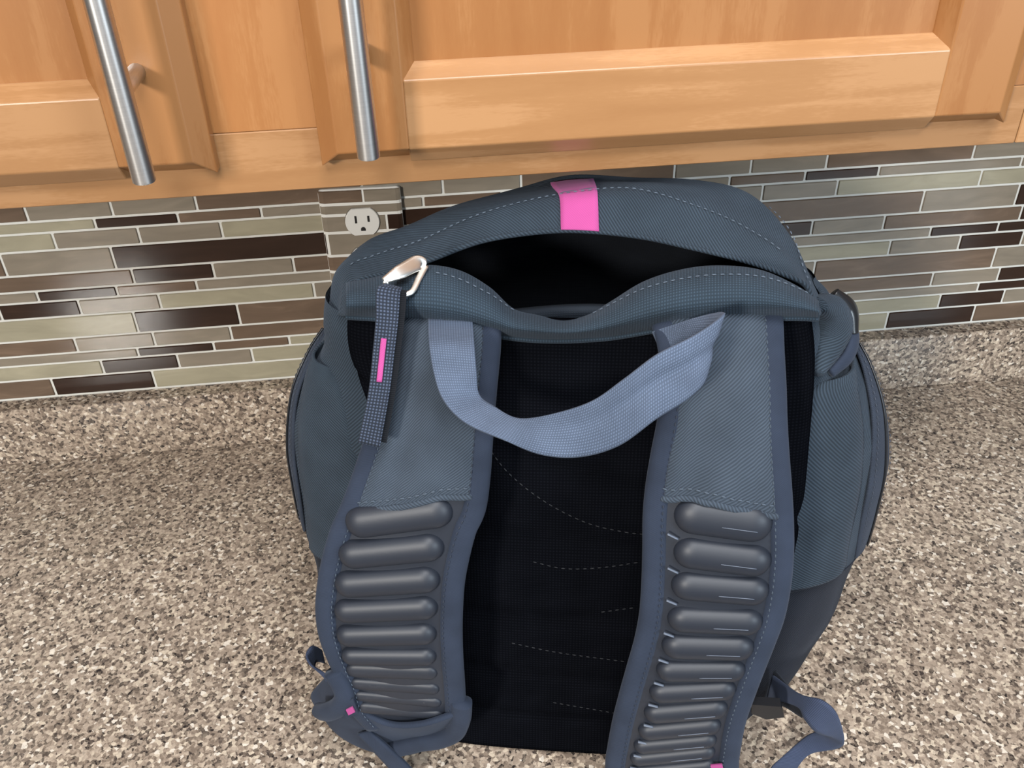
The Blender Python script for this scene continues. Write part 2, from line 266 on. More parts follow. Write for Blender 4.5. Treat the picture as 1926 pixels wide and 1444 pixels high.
def fabric(name, col, period=0.0015, kind='twill', rough=0.85, contrast=0.28, bump=0.35, sheen=0.06, var=0.14, spec=0.18):
    """woven cloth on UVs that run in metres"""
    x = NT(name)
    mp = x.coord('UV')
    def wave(direction, per):
        w = x.n('ShaderNodeTexWave')
        w.wave_type = 'BANDS'
        w.bands_direction = direction
        w.inputs['Scale'].default_value = 0.31416 / per * (1.4 if direction == 'DIAGONAL' else 1.0)
        w.inputs['Distortion'].default_value = 0.0
        x.l(mp, 'Vector', w, 'Vector')
        return w
    if kind == 'twill':
        h = wave('DIAGONAL', period)
        out = 'Fac'
    elif kind == 'rib':
        h = wave('Y', period)
        out = 'Fac'
    else:
        a, b = wave('X', period), wave('Y', period)
        h = x.n('ShaderNodeMath', operation='MULTIPLY')
        x.l(a, 'Fac', h, 0)
        x.l(b, 'Fac', h, 1)
        out = 0
    nz = x.n('ShaderNodeTexNoise')
    nz.inputs['Scale'].default_value = 38
    nz.inputs['Detail'].default_value = 4
    x.l(x.coord('Object'), 'Vector', nz, 'Vector')
    r = x.ramp([(0.0, mul(col, 1 - contrast)), (1.0, mul(col, 1 + contrast))])
    x.l(h, out, r, 'Fac')
    r2 = x.ramp([(0.3, (1 - var, 1 - var, 1 - var, 1)), (0.7, (1 + var, 1 + var, 1 + var, 1))])
    x.l(nz, 'Fac', r2, 'Fac')
    mx = x.n('ShaderNodeMix', data_type='RGBA', blend_type='MULTIPLY')
    mx.inputs[0].default_value = 1.0
    x.t.links.new(r.outputs['Color'], mx.inputs[6])
    x.t.links.new(r2.outputs['Color'], mx.inputs[7])
    x.t.links.new(mx.outputs[2], x.b.inputs['Base Color'])
    x.b.inputs['Roughness'].default_value = rough
    x.b.inputs['Specular IOR Level'].default_value = spec
    x.b.inputs['Sheen Weight'].default_value = sheen
    x.b.inputs['Sheen Roughness'].default_value = 0.5
    x.b.inputs['Sheen Tint'].default_value = (0.7, 0.8, 1.0, 1)
    x.bump(h, out, bump, 0.0006)
    return x.m

M = {}
M['wood_x'] = wood('maple_horizontal', 'x')
M['wood_z'] = wood('maple_vertical', 'z')
M['granite'] = granite('speckled_granite')
M['grout'] = plain('grout', lin(205, 203, 196), 0.85)
M['plate_grout'] = plain('plate_grout', lin(214, 212, 206), 0.6)
M['tK'] = glass_tile('tile_dark_brown', lin(52, 38, 31), 0.25)
M['tB'] = glass_tile('tile_brown', lin(104, 87, 73), 0.3)
M['tT'] = glass_tile('tile_olive_beige', lin(152, 145, 124), 0.12)
M['tG'] = glass_tile('tile_warm_grey', lin(131, 121, 107), 0.14)
def brushed(name, col):
    x = NT(name)
    x.b.inputs['Base Color'].default_value = col
    x.b.inputs['Metallic'].default_value = 1.0
    x.b.inputs['Roughness'].default_value = 0.42
    x.b.inputs['Anisotropic'].default_value = 0.85
    x.b.inputs['Anisotropic Rotation'].default_value = ANISO_ROT
    tg = x.n('ShaderNodeTangent', direction_type='RADIAL', axis='Z')
    x.l(tg, 'Tangent', x.b, 'Tangent')
    ns = x.n('ShaderNodeTexNoise')
    ns.inputs['Scale'].default_value = 1
    x.l(x.coord('Object', (30, 30, 2500)), 'Vector', ns, 'Vector')
    r = x.ramp([(0.3, mul(col, 0.94)), (0.7, mul(col, 1.04))])
    x.l(ns, 'Fac', r, 'Fac')
    x.l(r, 'Color', x.b, 'Base Color')
    return x.m
ANISO_ROT = 0.25
M['steel'] = brushed('brushed_steel', (0.66, 0.64, 0.62, 1))
M['zip_metal'] = plain('zipper_metal', (0.80, 0.79, 0.75, 1), 0.38, 1.0)
M['outlet'] = plain('outlet_plastic', lin(214, 212, 207), 0.35)
M['slot'] = plain('slot_dark', lin(20, 14, 14), 0.7)
M['plastic'] = plain('black_plastic', lin(26, 27, 30), 0.3)
M['grey'] = fabric('grey_twill', lin(41, 50, 59), 0.0019, 'twill', contrast=0.4, bump=0.5)
M['grey_rim'] = fabric('grey_canvas', lin(43, 55, 66), 0.0017, 'grid', contrast=0.4, bump=0.5)
M['navy'] = fabric('navy_twill', lin(20, 23, 31), 0.0015, 'twill')
M['yoke'] = fabric('yoke_twill', lin(54, 62, 72), 0.0016, 'twill', contrast=0.3, bump=0.45)
M['binding'] = fabric('binding_tape', lin(39, 46, 60), 0.0009, 'twill', contrast=0.08, bump=0.12, var=0.16)
M['mesh'] = fabric('black_mesh', lin(12, 13, 17), 0.0022, 'grid', contrast=0.35, bump=0.4, sheen=0.0, rough=0.95, spec=0.0)
M['rib_mesh'] = fabric('black_ribbed_mesh', lin(22, 23, 28), 0.0022, 'grid', contrast=0.4, sheen=0.03)
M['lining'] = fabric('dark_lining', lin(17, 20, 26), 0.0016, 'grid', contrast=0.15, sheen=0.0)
M['sleeve'] = fabric('sleeve_lining', lin(30, 36, 44), 0.0016, 'grid', contrast=0.12, sheen=0.0)
M['web'] = fabric('grey_webbing', lin(84, 95, 114), 0.0015, 'grid', contrast=0.35, bump=0.5)
M['web_dark'] = fabric('slate_webbing', lin(52, 60, 80), 0.0012, 'rib', contrast=0.2)
M['web_black'] = fabric('black_webbing', lin(24, 25, 29), 0.0012, 'rib', contrast=0.2)
M['pull'] = fabric('zipper_pull_webbing', lin(62, 70, 86), 0.0019, 'grid', contrast=0.75, bump=0.8)
M['foam'] = plain('moulded_foam', lin(32, 36, 45), 0.5)
M['fin_glint'] = plain('foam_fin_glint', lin(88, 95, 108), 0.5)  # pale foam of the moulded fins, also the painted ridge glints
M['thread'] = plain('thread', lin(68, 78, 90), 0.8)
M['thread_dark'] = plain('dark_thread', lin(44, 50, 62), 0.8)
M['thread_black'] = plain('black_thread', lin(26, 27, 31), 0.9)
M['pink'] = fabric('pink_tape', lin(160, 66, 122), 0.0011, 'twill', contrast=0.06, bump=0.1, sheen=0.1, var=0.04)
M['zip_tape'] = fabric('zipper_tape', lin(42, 48, 59), 0.0012, 'rib', contrast=0.2)
M['back_wall'] = plain('painted_wall', lin(205, 200, 190), 0.8)

# ------------------------------------------------------------------ mesh helpers
def link(name, me, mat, parent=None):
    o = bpy.data.objects.new(name, me)
    COL.objects.link(o)
    if mat is not None:
        me.materials.append(mat)
    if parent is not None:
        o.parent = parent
    return o

def mesh(name, verts, faces, mat, parent=None, uvs=None, smooth=False):
    me = bpy.data.meshes.new(name)
    me.from_pydata([tuple(map(float, v)) for v in verts], [], [tuple(int(i) for i in f) for f in faces])
    if uvs is not None:
        lay = me.uv_layers.new(name='UVMap')
        for lp in me.loops:
            lay.data[lp.index].uv = uvs[lp.vertex_index]
    if smooth:
        me.polygons.foreach_set('use_smooth', [True] * len(me.polygons))
    me.update()
    return link(name, me, mat, parent)

def tag(o, label=None, cat=None, kind=None, group=None):
    if label: o['label'] = label
    if cat: o['category'] = cat
    if kind: o['kind'] = kind
    if group: o['group'] = group
    return o

def empty(name, loc=(0, 0, 0), rz=0.0):
    o = bpy.data.objects.new(name, None)
    COL.objects.link(o)
    o.location = loc
    o.rotation_euler = (0, 0, rz)
    o.empty_display_size = 0.02
    return o

def bevel_box(x0, x1, y0, y1, z0, z1, b):
    """box with one chamfer on every edge: 24 verts"""
    bm = bmesh.new()
    bmesh.ops.create_cube(bm, size=1.0)
    for v in bm.verts:
        v.co = Vector(((x0 + x1) / 2 + v.co.x * (x1 - x0), (y0 + y1) / 2 + v.co.y * (y1 - y0), (z0 + z1) / 2 + v.co.z * (z1 - z0)))
    if b > 0:
        bmesh.ops.bevel(bm, geom=bm.edges[:], offset=b, segments=1, affect='EDGES', profile=0.5)
    return bm

def box(name, x0, x1, y0, y1, z0, z1, mat, parent=None, b=0.0008):
    bm = bevel_box(x0, x1, y0, y1, z0, z1, b)
    me = bpy.data.meshes.new(name)
    bm.to_mesh(me)
    bm.free()
    return link(name, me, mat, parent)

def prism(name, ring_a, ring_b, mat, parent=None, round_edges=0.0):
    n = len(ring_a)
    v = list(ring_a) + list(ring_b)
    f = [tuple(range(n))[::-1], tuple(range(n, 2 * n))]
    for i in range(n):
        f.append((i, (i + 1) % n, n + (i + 1) % n, n + i))
    o = mesh(name, v, f, mat, parent)
    bm = bmesh.new()
    bm.from_mesh(o.data)
    bmesh.ops.recalc_face_normals(bm, faces=bm.faces[:])
    if round_edges:
        sharp = [e for e in bm.edges if len(e.link_faces) == 2 and e.calc_face_angle() > 0.4]
        bmesh.ops.bevel(bm, geom=sharp, offset=round_edges, segments=2, affect='EDGES', profile=0.5)
    bm.to_mesh(o.data)
    bm.free()
    return o

def cyl_data(p0, p1, r, seg=24, cap=0.0008):
    p0, p1 = Vector(p0), Vector(p1)
    ax = (p1 - p0).normalized()
    a = ax.orthogonal().normalized()
    b = ax.cross(a)
    rings = [(p0, r - cap), (p0 + ax * cap, r), (p1 - ax * cap, r), (p1, r - cap)]
    v, f = [], []
    for c, rr in rings:
        for k in range(seg):
            t = 2 * math.pi * k / seg
            v.append(c + (a * math.cos(t) + b * math.sin(t)) * rr)
    for i in range(3):
        for k in range(seg):
            k2 = (k + 1) % seg
            f.append((i * seg + k, i * seg + k2, (i + 1) * seg + k2, (i + 1) * seg + k))
    f.append(tuple(range(seg))[::-1])
    f.append(tuple(range(3 * seg, 4 * seg)))
    return v, f

def cr(P, t):
    """Catmull-Rom through the rows of array P (n, ...) at t in 0..1, ends extrapolated"""
    P = np.asarray(P, float)
    n = len(P)
    if n == 2:
        t = np.asarray(t, float)
        sh = (len(t),) + (1,) * (P.ndim - 1)
        return P[0] * (1 - t.reshape(sh)) + P[1] * t.reshape(sh)
    Q = np.concatenate([[2 * P[0] - P[1]], P, [2 * P[-1] - P[-2]]])
    x = np.clip(np.asarray(t, float), 0, 1) * (n - 1)
    i = np.minimum(x.astype(int), n - 2)
    f = (x - i).reshape((-1,) + (1,) * (P.ndim - 1))
    a, b, c, d = Q[i], Q[i + 1], Q[i + 2], Q[i + 3]
    return 0.5 * (2 * b + (c - a) * f + (2 * a - 5 * b + 4 * c - d) * f ** 2 + (3 * b - a - 3 * c + d) * f ** 3)

class Patch:
    """smooth surface through a grid of control points (rows along t, columns along s)"""
    def __init__(self, ctrl, facing=(0, -1, 0.35)):
        self.C = np.array(ctrl, float)
        self.flip = 1.0
        g = self.grid(np.linspace(0.1, 0.9, 5), np.linspace(0.1, 0.9, 5))
        nn = self.normals(g).reshape(-1, 3).mean(0)
        if nn @ np.array(facing) < 0:
            self.flip = -1.0
    def grid(self, T, S):
        rows = cr(self.C, T)
        return np.swapaxes(cr(np.swapaxes(rows, 0, 1), S), 0, 1)
    def normals(self, g):
        dt = np.gradient(g, axis=0)
        ds = np.gradient(g, axis=1)
        n = np.cross(ds, dt)
        n /= np.linalg.norm(n, axis=2, keepdims=True) + 1e-12
        return n * self.flip
    def at(self, t, s, off=0.0):
        e = 1e-3
        t, s = min(max(t, e), 1 - e), min(max(s, e), 1 - e)
        g = self.grid(np.array([t - e, t, t + e]), np.array([s - e, s, s + e]))
        return g[1, 1] + self.normals(g)[1, 1] * off, self.normals(g)[1, 1]

def sheet_data(g, nrm, thick, flip):
    """closed thin solid: front grid g, back grid g - n*thick"""
    m, n = g.shape[:2]
    front = g.reshape(-1, 3)
    back = (g - nrm * thick).reshape(-1, 3)
    v = np.concatenate([front, back])
    N = m * n
    f = []
    for i in range(m - 1):
        for j in range(n - 1):
            a, b, c, d = i * n + j, i * n + j + 1, (i + 1) * n + j + 1, (i + 1) * n + j
            q = (a, b, c, d) if flip > 0 else (d, c, b, a)
            f.append(q)
            f.append(tuple(N + k for k in q[::-1]))
    def side(a, b):
        f.append((a, N + a, N + b, b))
    for j in range(n - 1):
        side(j + 1, j) if flip < 0 else side(j, j + 1)
        o = (m - 1) * n
        side(o + j, o + j + 1) if flip < 0 else side(o + j + 1, o + j)
    for i in range(m - 1):
        a, b = i * n, (i + 1) * n
        side(a, b) if flip < 0 else side(b, a)
        a, b = i * n + n - 1, (i + 1) * n + n - 1
        side(b, a) if flip < 0 else side(a, b)
    # uv in metres
    du = np.linalg.norm(np.diff(g, axis=1), axis=2).mean(0)
    dv = np.linalg.norm(np.diff(g, axis=0), axis=2).mean(1)
    U = np.concatenate([[0], np.cumsum(du)])
    V = np.concatenate([[0], np.cumsum(dv)])
    uv = [(float(U[j]), float(V[i])) for i in range(m) for j in range(n)] * 2
    return v, f, uv

def sheet(name, patch, m, n, thick, mat, parent, t0=0, t1=1, s0=0, s1=1, off=0.0, disp=None):
    g = patch.grid(np.linspace(t0, t1, m), np.linspace(s0, s1, n))
    nr = patch.normals(g)
    g = g + nr * off
    if disp is not None:
        T, S = np.meshgrid(np.linspace(t0, t1, m), np.linspace(s0, s1, n), indexing='ij')
        g = g + nr * disp(T, S)[..., None]
        nr = patch.normals(g)
    v, f, uv = sheet_data(g, nr, thick, patch.flip)
    return mesh(name, v, f, mat, parent, uv, True)

def sweep(name, path, nrm, hw, ht, mat, parent, seg=12, samples=60, power=2.0, closed_caps=True):
    """flattened-ellipse section swept along a path; nrm = surface normals at the path points"""
    P = cr(np.array(path, float), np.linspace(0, 1, samples))
    Nn = cr(np.array(nrm, float), np.linspace(0, 1, samples))
    T = np.gradient(P, axis=0)
    T /= np.linalg.norm(T, axis=1, keepdims=True)
    Nn = Nn - (Nn * T).sum(1, keepdims=True) * T
    Nn /= np.linalg.norm(Nn, axis=1, keepdims=True)
    A = np.cross(T, Nn)
    v, uv = [], []
    L = np.concatenate([[0], np.cumsum(np.linalg.norm(np.diff(P, axis=0), axis=1))])
    hw = np.broadcast_to(np.asarray(hw, float), (samples,)) if np.ndim(hw) == 0 else np.interp(np.linspace(0, 1, samples), np.linspace(0, 1, len(hw)), hw)
    for i in range(samples):
        for k in range(seg):
            a = 2 * math.pi * k / seg
            c, s = math.cos(a), math.sin(a)
            c = math.copysign(abs(c) ** (2 / power), c)
            s = math.copysign(abs(s) ** (2 / power), s)
            v.append(P[i] + A[i] * c * hw[i] + Nn[i] * s * ht)
            uv.append((k / seg * 2 * (hw[i] + ht) * 1.6, L[i]))
    f = []
    for i in range(samples - 1):
        for k in range(seg):
            k2 = (k + 1) % seg
            f.append((i * seg + k, i * seg + k2, (i + 1) * seg + k2, (i + 1) * seg + k))
    f.append(tuple(range(seg))[::-1])
    f.append(tuple(range((samples - 1) * seg, samples * seg)))
    return mesh(name, v, f, mat, parent, uv, True)

def stitches(name, pts, nrms, mat, parent, length=0.0030, gap=0.0016, w=0.00036, lift=0.0003):
    """a row of separate little thread lozenges along a polyline lying on a surface"""
    P = np.array(pts, float)
    Nn = np.array(nrms, float)
    d = np.linalg.norm(np.diff(P, axis=0), axis=1)
    L = np.concatenate([[0], np.cumsum(d)])
    v, f = [], []
    x = 0.0
    def ev(s):
        return np.array([np.interp(s, L, P[:, k]) for k in range(3)]), np.array([np.interp(s, L, Nn[:, k]) for k in range(3)])
    while x + length < L[-1]:
        a, na = ev(x)
        b, nb = ev(x + length)
        m, nm = (a + b) / 2, na + nb
        nm = nm / (np.linalg.norm(nm) + 1e-9)
        t = b - a
        t = t / (np.linalg.norm(t) + 1e-9)
        s = np.cross(t, nm)
        k = len(v)
        c = m + nm * lift
        hl = length / 2
        v += [c - t * hl, c - t * hl * 0.5 + s * w, c + t * hl * 0.5 + s * w, c + t * hl, c + t * hl * 0.5 - s * w, c - t * hl * 0.5 - s * w,
              c + nm * w * 1.2 - t * hl * 0.5, c + nm * w * 1.2 + t * hl * 0.5]
        f += [(k, k + 1, k + 6), (k + 1, k + 2, k + 7, k + 6), (k + 2, k + 3, k + 7), (k + 3, k + 4, k + 7), (k + 4, k + 5, k + 6, k + 7), (k + 5, k, k + 6),
              (k + 5, k + 4, k + 3, k + 2, k + 1, k)]
        x += length + gap
    o = mesh(name, v, f, mat, parent)
    o['kind'] = 'stuff'
    return o

def on_patch(patch, ts, off=0.0006, n=80):
    """sample a (t, s) polyline on a patch"""
    ts = np.array(ts, float)
    q = cr(ts, np.linspace(0, 1, n)) if len(ts) > 2 else cr(ts, np.linspace(0, 1, n))
    P, N = [], []
    for t, s in q:
        a, b = patch.at(t, s, off)
        P.append(a)
        N.append(b)
    return P, N

# ------------------------------------------------------------------ setting: tiled wall
GY = 0.0014                 # grout face lies behind the tile faces (y = 0)
wall = mesh('wall_back', *(lambda x0, x1, z0, z1: ([(x0, GY, z0), (x1, GY, z0), (x1, GY, z1), (x0, GY, z1),
            (x0, 0.1, z0), (x1, 0.1, z0), (x1, 0.1, z1), (x0, 0.1, z1)],
            [(0, 1, 2, 3), (7, 6, 5, 4), (0, 4, 5, 1), (3, 2, 6, 7), (1, 5, 6, 2), (0, 3, 7, 4)]))(-0.9, 1.3, -0.03, 1.2), M['grout'])
tag(wall, 'wall of linear glass mosaic tile with pale grout', kind='structure')

ROWZ = [0.297, 0.2777, 0.2656, 0.2467, 0.2208, 0.2027, 0.1901, 0.1714, 0.1452, 0.1271, 0.1154, 0.0970, 0.0738]
# joints (x in metres) and the colour letter of the tile to the right of each joint
ROWS = [
 ['B', (-.3194, 'G'), (-.2394, 'G'), (-.1590, 'B'), (.0030, 'G'), (.0828, 'G'), (.1615, 'B'), (.3190, 'G'), (.3990, 'G'), (.4794, 'B'), (.6383, 'G'), (.718, 'T')],
 ['T', (-.2590, 'K'), (-.1795, 'B'), (-.0985, 'G'), (.0621, 'B'), (.142, 'K'), (.222, 'T'), (.300, 'G'), (.3782, 'B'), (.4586, 'K'), (.5382, 'G'), (.6952, 'G')],
 ['G', (-.382, 'T'), (-.3023, 'G'), (-.2207, 'G'), (-.1404, 'T'), (.0200, 'K'), (.0980, 'B'), (.178, 'G'), (.257, 'T'), (.336, 'G'), (.4150, 'G'), (.4957, 'T'), (.6540, 'T')],
 ['B', (-.3580, 'G'), (-.2518, 'K'), (-.0385, 'G'), (.067, 'B'), (.173, 'T'), (.279, 'K'), (.384, 'B'), (.5950, 'G'), (.7020, 'K')],
 ['G', (-.397, 'B'), (-.2381, 'K'), (-.1576, 'G'), (-.0763, 'B'), (.083, 'G'), (.162, 'G'), (.240, 'B'), (.397, 'K'), (.4760, 'G'), (.5567, 'B'), (.7132, 'K')],
 ['T', (-.496, 'G'), (-.3368, 'K'), (-.2580, 'B'), (-.1779, 'G'), (-.020, 'T'), (.060, 'K'), (.140, 'B'), (.298, 'T'), (.376, 'K'), (.455, 'G'), (.6131, 'K'), (.6913, 'K')],
 ['G', (-.3790, 'K'), (-.2996, 'G'), (-.2187, 'T'), (-.0600, 'G'), (.020, 'K'), (.099, 'G'), (.178, 'T'), (.335, 'G'), (.414, 'T'), (.5699, 'G'), (.6507, 'K'), (.7242, 'G')],
 ['B', (-.462, 'T'), (-.2488, 'K'), (-.1424, 'B'), (.070, 'G'), (.175, 'K'), (.281, 'T'), (.386, 'G'), (.4873, 'B'), (.6976, 'G')],
 ['G', (-.475, 'B'), (-.3162, 'G'), (-.2354, 'G'), (-.1547, 'B'), (.003, 'K'), (.082, 'G'), (.161, 'T'), (.318, 'G'), (.397, 'K'), (.475, 'B'), (.6301, 'G'), (.7096, 'K')],
 ['K', (-.414, 'G'), (-.2559, 'K'), (-.1759, 'B'), (-.0953, 'T'), (.063, 'G'), (.142, 'K'), (.221, 'B'), (.378, 'T'), (.455, 'K'), (.5310, 'G'), (.6892, 'K')],
 ['B', (-.456, 'T'), (-.2970, 'K'), (-.2169, 'G'), (-.1377, 'T'), (.020, 'G'), (.100, 'K'), (.179, 'B'), (.258, 'G'), (.416, 'K'), (.4935, 'T'), (.6465, 'K'), (.7243, 'G')],
 ['T', (-.460, 'B'), (-.3544, 'K'), (-.2477, 'T'), (-.036, 'K'), (.070, 'G'), (.175, 'B'), (.386, 'T'), (.5876, 'K'), (.6935, 'B')],
]
GAP = 0.0013
PX0, PX1, PZ0, PZ1 = -0.0415, 0.0405, 0.1815, 0.2925          # hole behind the outlet plate
def wall_tile(x0, x1, z0, z1, c):
    if x1 - x0 < 0.004:
        return
    box('tile', x0, x1, 0.0, 0.006, z0, z1, M['t' + c], wall, b=0.0007)
def tile_row(row, zt, zb):
    ed = [(-0.56, row[0])] + row[1:] + [(0.84, None)]
    for (xa, c), (xb, _) in zip(ed, ed[1:]):
        wall_tile(xa + GAP, xb - GAP, zb + GAP, zt - GAP, c)
for i, row in enumerate(ROWS):
    tile_row(row, ROWZ[i], ROWZ[i + 1])
random.seed(4)
zt = 0.297
for h in (0.0262, 0.0189, 0.0124, 0.0189, 0.0262, 0.0189):   # the courses that run on up behind the cabinet
    x, row = -0.56 + 0.08 * random.random(), None
    row = [random.choice('KBTG')]
    while x < 0.76:
        row.append((x, random.choice('KBTGG')))
        x += random.choice((0.08, 0.08, 0.16))
    tile_row(row, zt + h, zt)
    zt += h

# ------------------------------------------------------------------ countertop and granite upstand
ct = box('countertop', -0.9, 1.3, -0.655, 0.0, -0.03, 0.0, M['granite'], None, 0.003)
tag(ct, 'polished brown speckled granite countertop under the backpack', 'countertop')
up = box('granite_upstand', -0.9, 1.3, -0.0196, 0.0012, 0.0003, 0.0728, M['granite'], None, 0.0009)
tag(up, 'low granite upstand along the foot of the tiled wall', 'backsplash')

# ------------------------------------------------------------------ wall cabinets
FY = -0.324     # face-frame front
DF = -0.343     # door front
CB, CTOP = 0.4257, 1.16
def door(parent, x0, x1, z0, z1, hx, hz0):
    """x0..z1 = outer size at the back of the door; chamfered 10 mm all round"""
    bev, lowy, inner, depth, sw = 0.0105, FY - 0.0105, 0.0075, 0.0115, 0.0415
    d = empty('door', ((x0 + x1) / 2, DF, z0))
    d.parent = parent
    ox, oz = -(x0 + x1) / 2, -z0
    def T(p):
        return (p[0] + ox, p[1] - DF, p[2] + oz)
    yb, yf, yp = FY - 0.0005, DF, DF + depth
    for sgn, xo in ((1, x0), (-1, x1)):       # stiles
        xi = xo + sgn * (bev + sw)
        sec = [(xo, yb, 0), (xo, lowy, 0), (xo + sgn * bev, yf, bev), (xi, yf, bev), (xi + sgn * inner, yp, bev * 0.4), (xi + sgn * inner, yb, 0)]
        prism('stile', [T((a, b, z0 + e)) for a, b, e in sec], [T((a, b, z1 - e)) for a, b, e in sec], M['wood_z'], d, 0.0008)
    xa, xb = x0 + bev + sw + 0.0002, x1 - bev - sw - 0.0002
    for sgn, zo in ((1, z0), (-1, z1)):       # rails
        zi = zo + sgn * (bev + sw - 0.002)
        sec = [(zo, yb), (zo, lowy), (zo + sgn * bev, yf), (zi, yf), (zi + sgn * inner, yp), (zi + sgn * inner, yb)]
        prism('rail', [T((xa, b, a)) for a, b in sec], [T((xb, b, a)) for a, b in sec], M['wood_x'], d, 0.0008)
    box('panel', xa + ox - 0.004, xb + ox + 0.004, yp - DF + 0.0004, yb - DF, bev + sw - 0.006, z1 - z0 - bev - sw + 0.006, M['wood_z'], d, 0.0003)
    # bar handle: bar and two posts in one piece
    v, f = cyl_data(T((hx, DF - 0.036, hz0)), T((hx, DF - 0.036, hz0 + 0.36)), 0.0062, 32)
    for pz in (hz0 + 0.048, hz0 + 0.312):
        v2, f2 = cyl_data(T((hx, DF - 0.034, pz)), T((hx, DF + 0.0005, pz)), 0.0048, 20)
        k = len(v)
        v, f = v + v2, f + [tuple(i + k for i in q) for q in f2]
    h = mesh('handle', v, f, M['steel'], d)
    h['label'] = 'brushed steel bar handle'
    for p in h.data.polygons:
        p.use_smooth = len(p.vertices) == 4
    return d

def cabinet(name, x0, x1, stiles, label):
    r = empty(name, ((x0 + x1) / 2, FY / 2, CB))
    tag(r, label, 'cabinet', group='wall cabinets')
    def bx(n, a, b, c, d, e, f, m):
        ox = (x0 + x1) / 2
        return box(n, a - ox, b - ox, c - FY / 2, d - FY / 2, e - CB, f - CB, m, r, 0.0006)
    for a, b in stiles:
        bx('stile', a, b, FY, FY + 0.019, CB + 0.0378, CTOP, M['wood_z'])
    bx('rail', x0, x1, FY - 0.0001, FY + 0.019, CB, CB + 0.0377, M['wood_x'])
    bx('rail', x0, x1, FY + 0.0003, FY + 0.019, CTOP - 0.04, CTOP, M['wood_x'])
    bx('side_panel', x0 + 0.0005, x0 + 0.0165, FY + 0.0195, -0.0005, CB + 0.001, CTOP, M['wood_z'])
    bx('side_panel', x1 - 0.0165, x1 - 0.0005, FY + 0.0195, -0.0005, CB + 0.001, CTOP, M['wood_z'])
    bx('bottom_panel', x0 + 0.017, x1 - 0.017, FY + 0.0195, -0.0005, CB + 0.012, CB + 0.026, M['wood_x'])
    bx('top_panel', x0 + 0.017, x1 - 0.017, FY + 0.0195, -0.0005, CTOP - 0.016, CTOP, M['wood_x'])
    return r
c1 = cabinet('wall_cabinet', -0.525, 0.4495, [(-0.525, -0.478), (-0.066, 0.017), (0.418, 0.4495)], 'wide maple wall cabinet with two doors and steel bar handles above the backpack')
for (a, b, hx, hz) in ((-0.492, -0.0555, -0.0845, 0.4585), (0.0055, 0.4310, 0.0361, 0.4640)):
    d = door(c1, a, b, 0.4435, 1.145, hx, hz)
    d.location -= Vector(c1.location)
c2 = cabinet('wall_cabinet', 0.4502, 0.92, [(0.4502, 0.482), (0.888, 0.92)], 'maple wall cabinet at the right edge, only its end stile in view')
d = door(c2, 0.470, 0.900, 0.4435, 1.145, 0.86, 0.464)
d.location -= Vector(c2.location)

# ------------------------------------------------------------------ outlet with a tile-patterned cover plate
outlet = empty('electrical_outlet', (0, 0.0, 0.237))
tag(outlet, 'white wall socket in a tile-patterned cover plate behind the backpack', 'outlet')
OZ = 0.237
def plate_y(x, e=0.0):
    """front of the plate: it stands 4 mm off the wall at the left, 8 mm at the right"""
    return -(0.0058 + (x / 0.04) * 0.0018) - e
def plate_solid():
    w, h, r = 0.0405, 0.0555, 0.006
    v, f = [], []
    prof = [(0.0, None), (0.0, 0.0), (0.0022, 0.0016), (0.005, 0.0022)]
    cz = 0.0
    rings = []
    for ins, up_ in prof:
        ring = []
        for (sx, sz) in ((1, 1), (-1, 1), (-1, -1), (1, -1)):
            for k in range(5):
                a = math.radians({(1, 1): 0, (-1, 1): 90, (-1, -1): 180, (1, -1): 270}[(sx, sz)] + k * 22.5)
                rr = 0.004
                x = sx * (w - rr) + math.cos(a) * rr
                z = sz * (h - rr) + math.sin(a) * rr
                x *= (w - ins) / w
                z *= (h - ins) / h
                y = 0.0005 if up_ is None else plate_y(x) + 0.0022 - up_
                ring.append((x, y, z))
        rings.append(ring)
    n = len(rings[0])
    for ring in rings:
        v += ring
    for i in range(len(rings) - 1):
        for k in range(n):
            f.append((i * n + k, i * n + (k + 1) % n, (i + 1) * n + (k + 1) % n, (i + 1) * n + k))
    f.append(tuple(range((len(rings) - 1) * n, len(rings) * n)))
    f.append(tuple(range(n))[::-1])
    return v, f
v, f = plate_solid()
plate = mesh('cover_plate', v, f, M['plate_grout'], outlet)
plate['label'] = 'raised cover plate patterned like the mosaic'
def plate_tile(x0, x1, z0, z1, c):
    """a tile face following the rounded edges of the plate"""
    xs = [x for x in (-0.0402, -0.0385, -0.0355, 0.0355, 0.0385, 0.0402) if x0 < x < x1]
    xs = sorted(set([x0] + xs + [x1]))
    vv = []
    for x in xs:
        drop = max(0.0, abs(x) - 0.0355) / 0.005
        y = plate_y(x) + 0.0022 * drop ** 1.5
        for (e, zz) in ((0.0008, z0), (-0.0005, z0 + 0.0006), (-0.0005, z1 - 0.0006), (0.0008, z1)):
            vv.append((x, y + e, zz - OZ))
    ff = []
    for i in range(len(xs) - 1):
        for k in range(3):
            ff.append((i * 4 + k, (i + 1) * 4 + k, (i + 1) * 4 + k + 1, i * 4 + k + 1))
        ff.append((i * 4 + 3, (i + 1) * 4 + 3, (i + 1) * 4, i * 4))
    ff.append((0, 1, 2, 3))
    e = (len(xs) - 1) * 4
    ff.append((e + 3, e + 2, e + 1, e))
    mesh('tile', vv, ff, M['t' + c], plate)
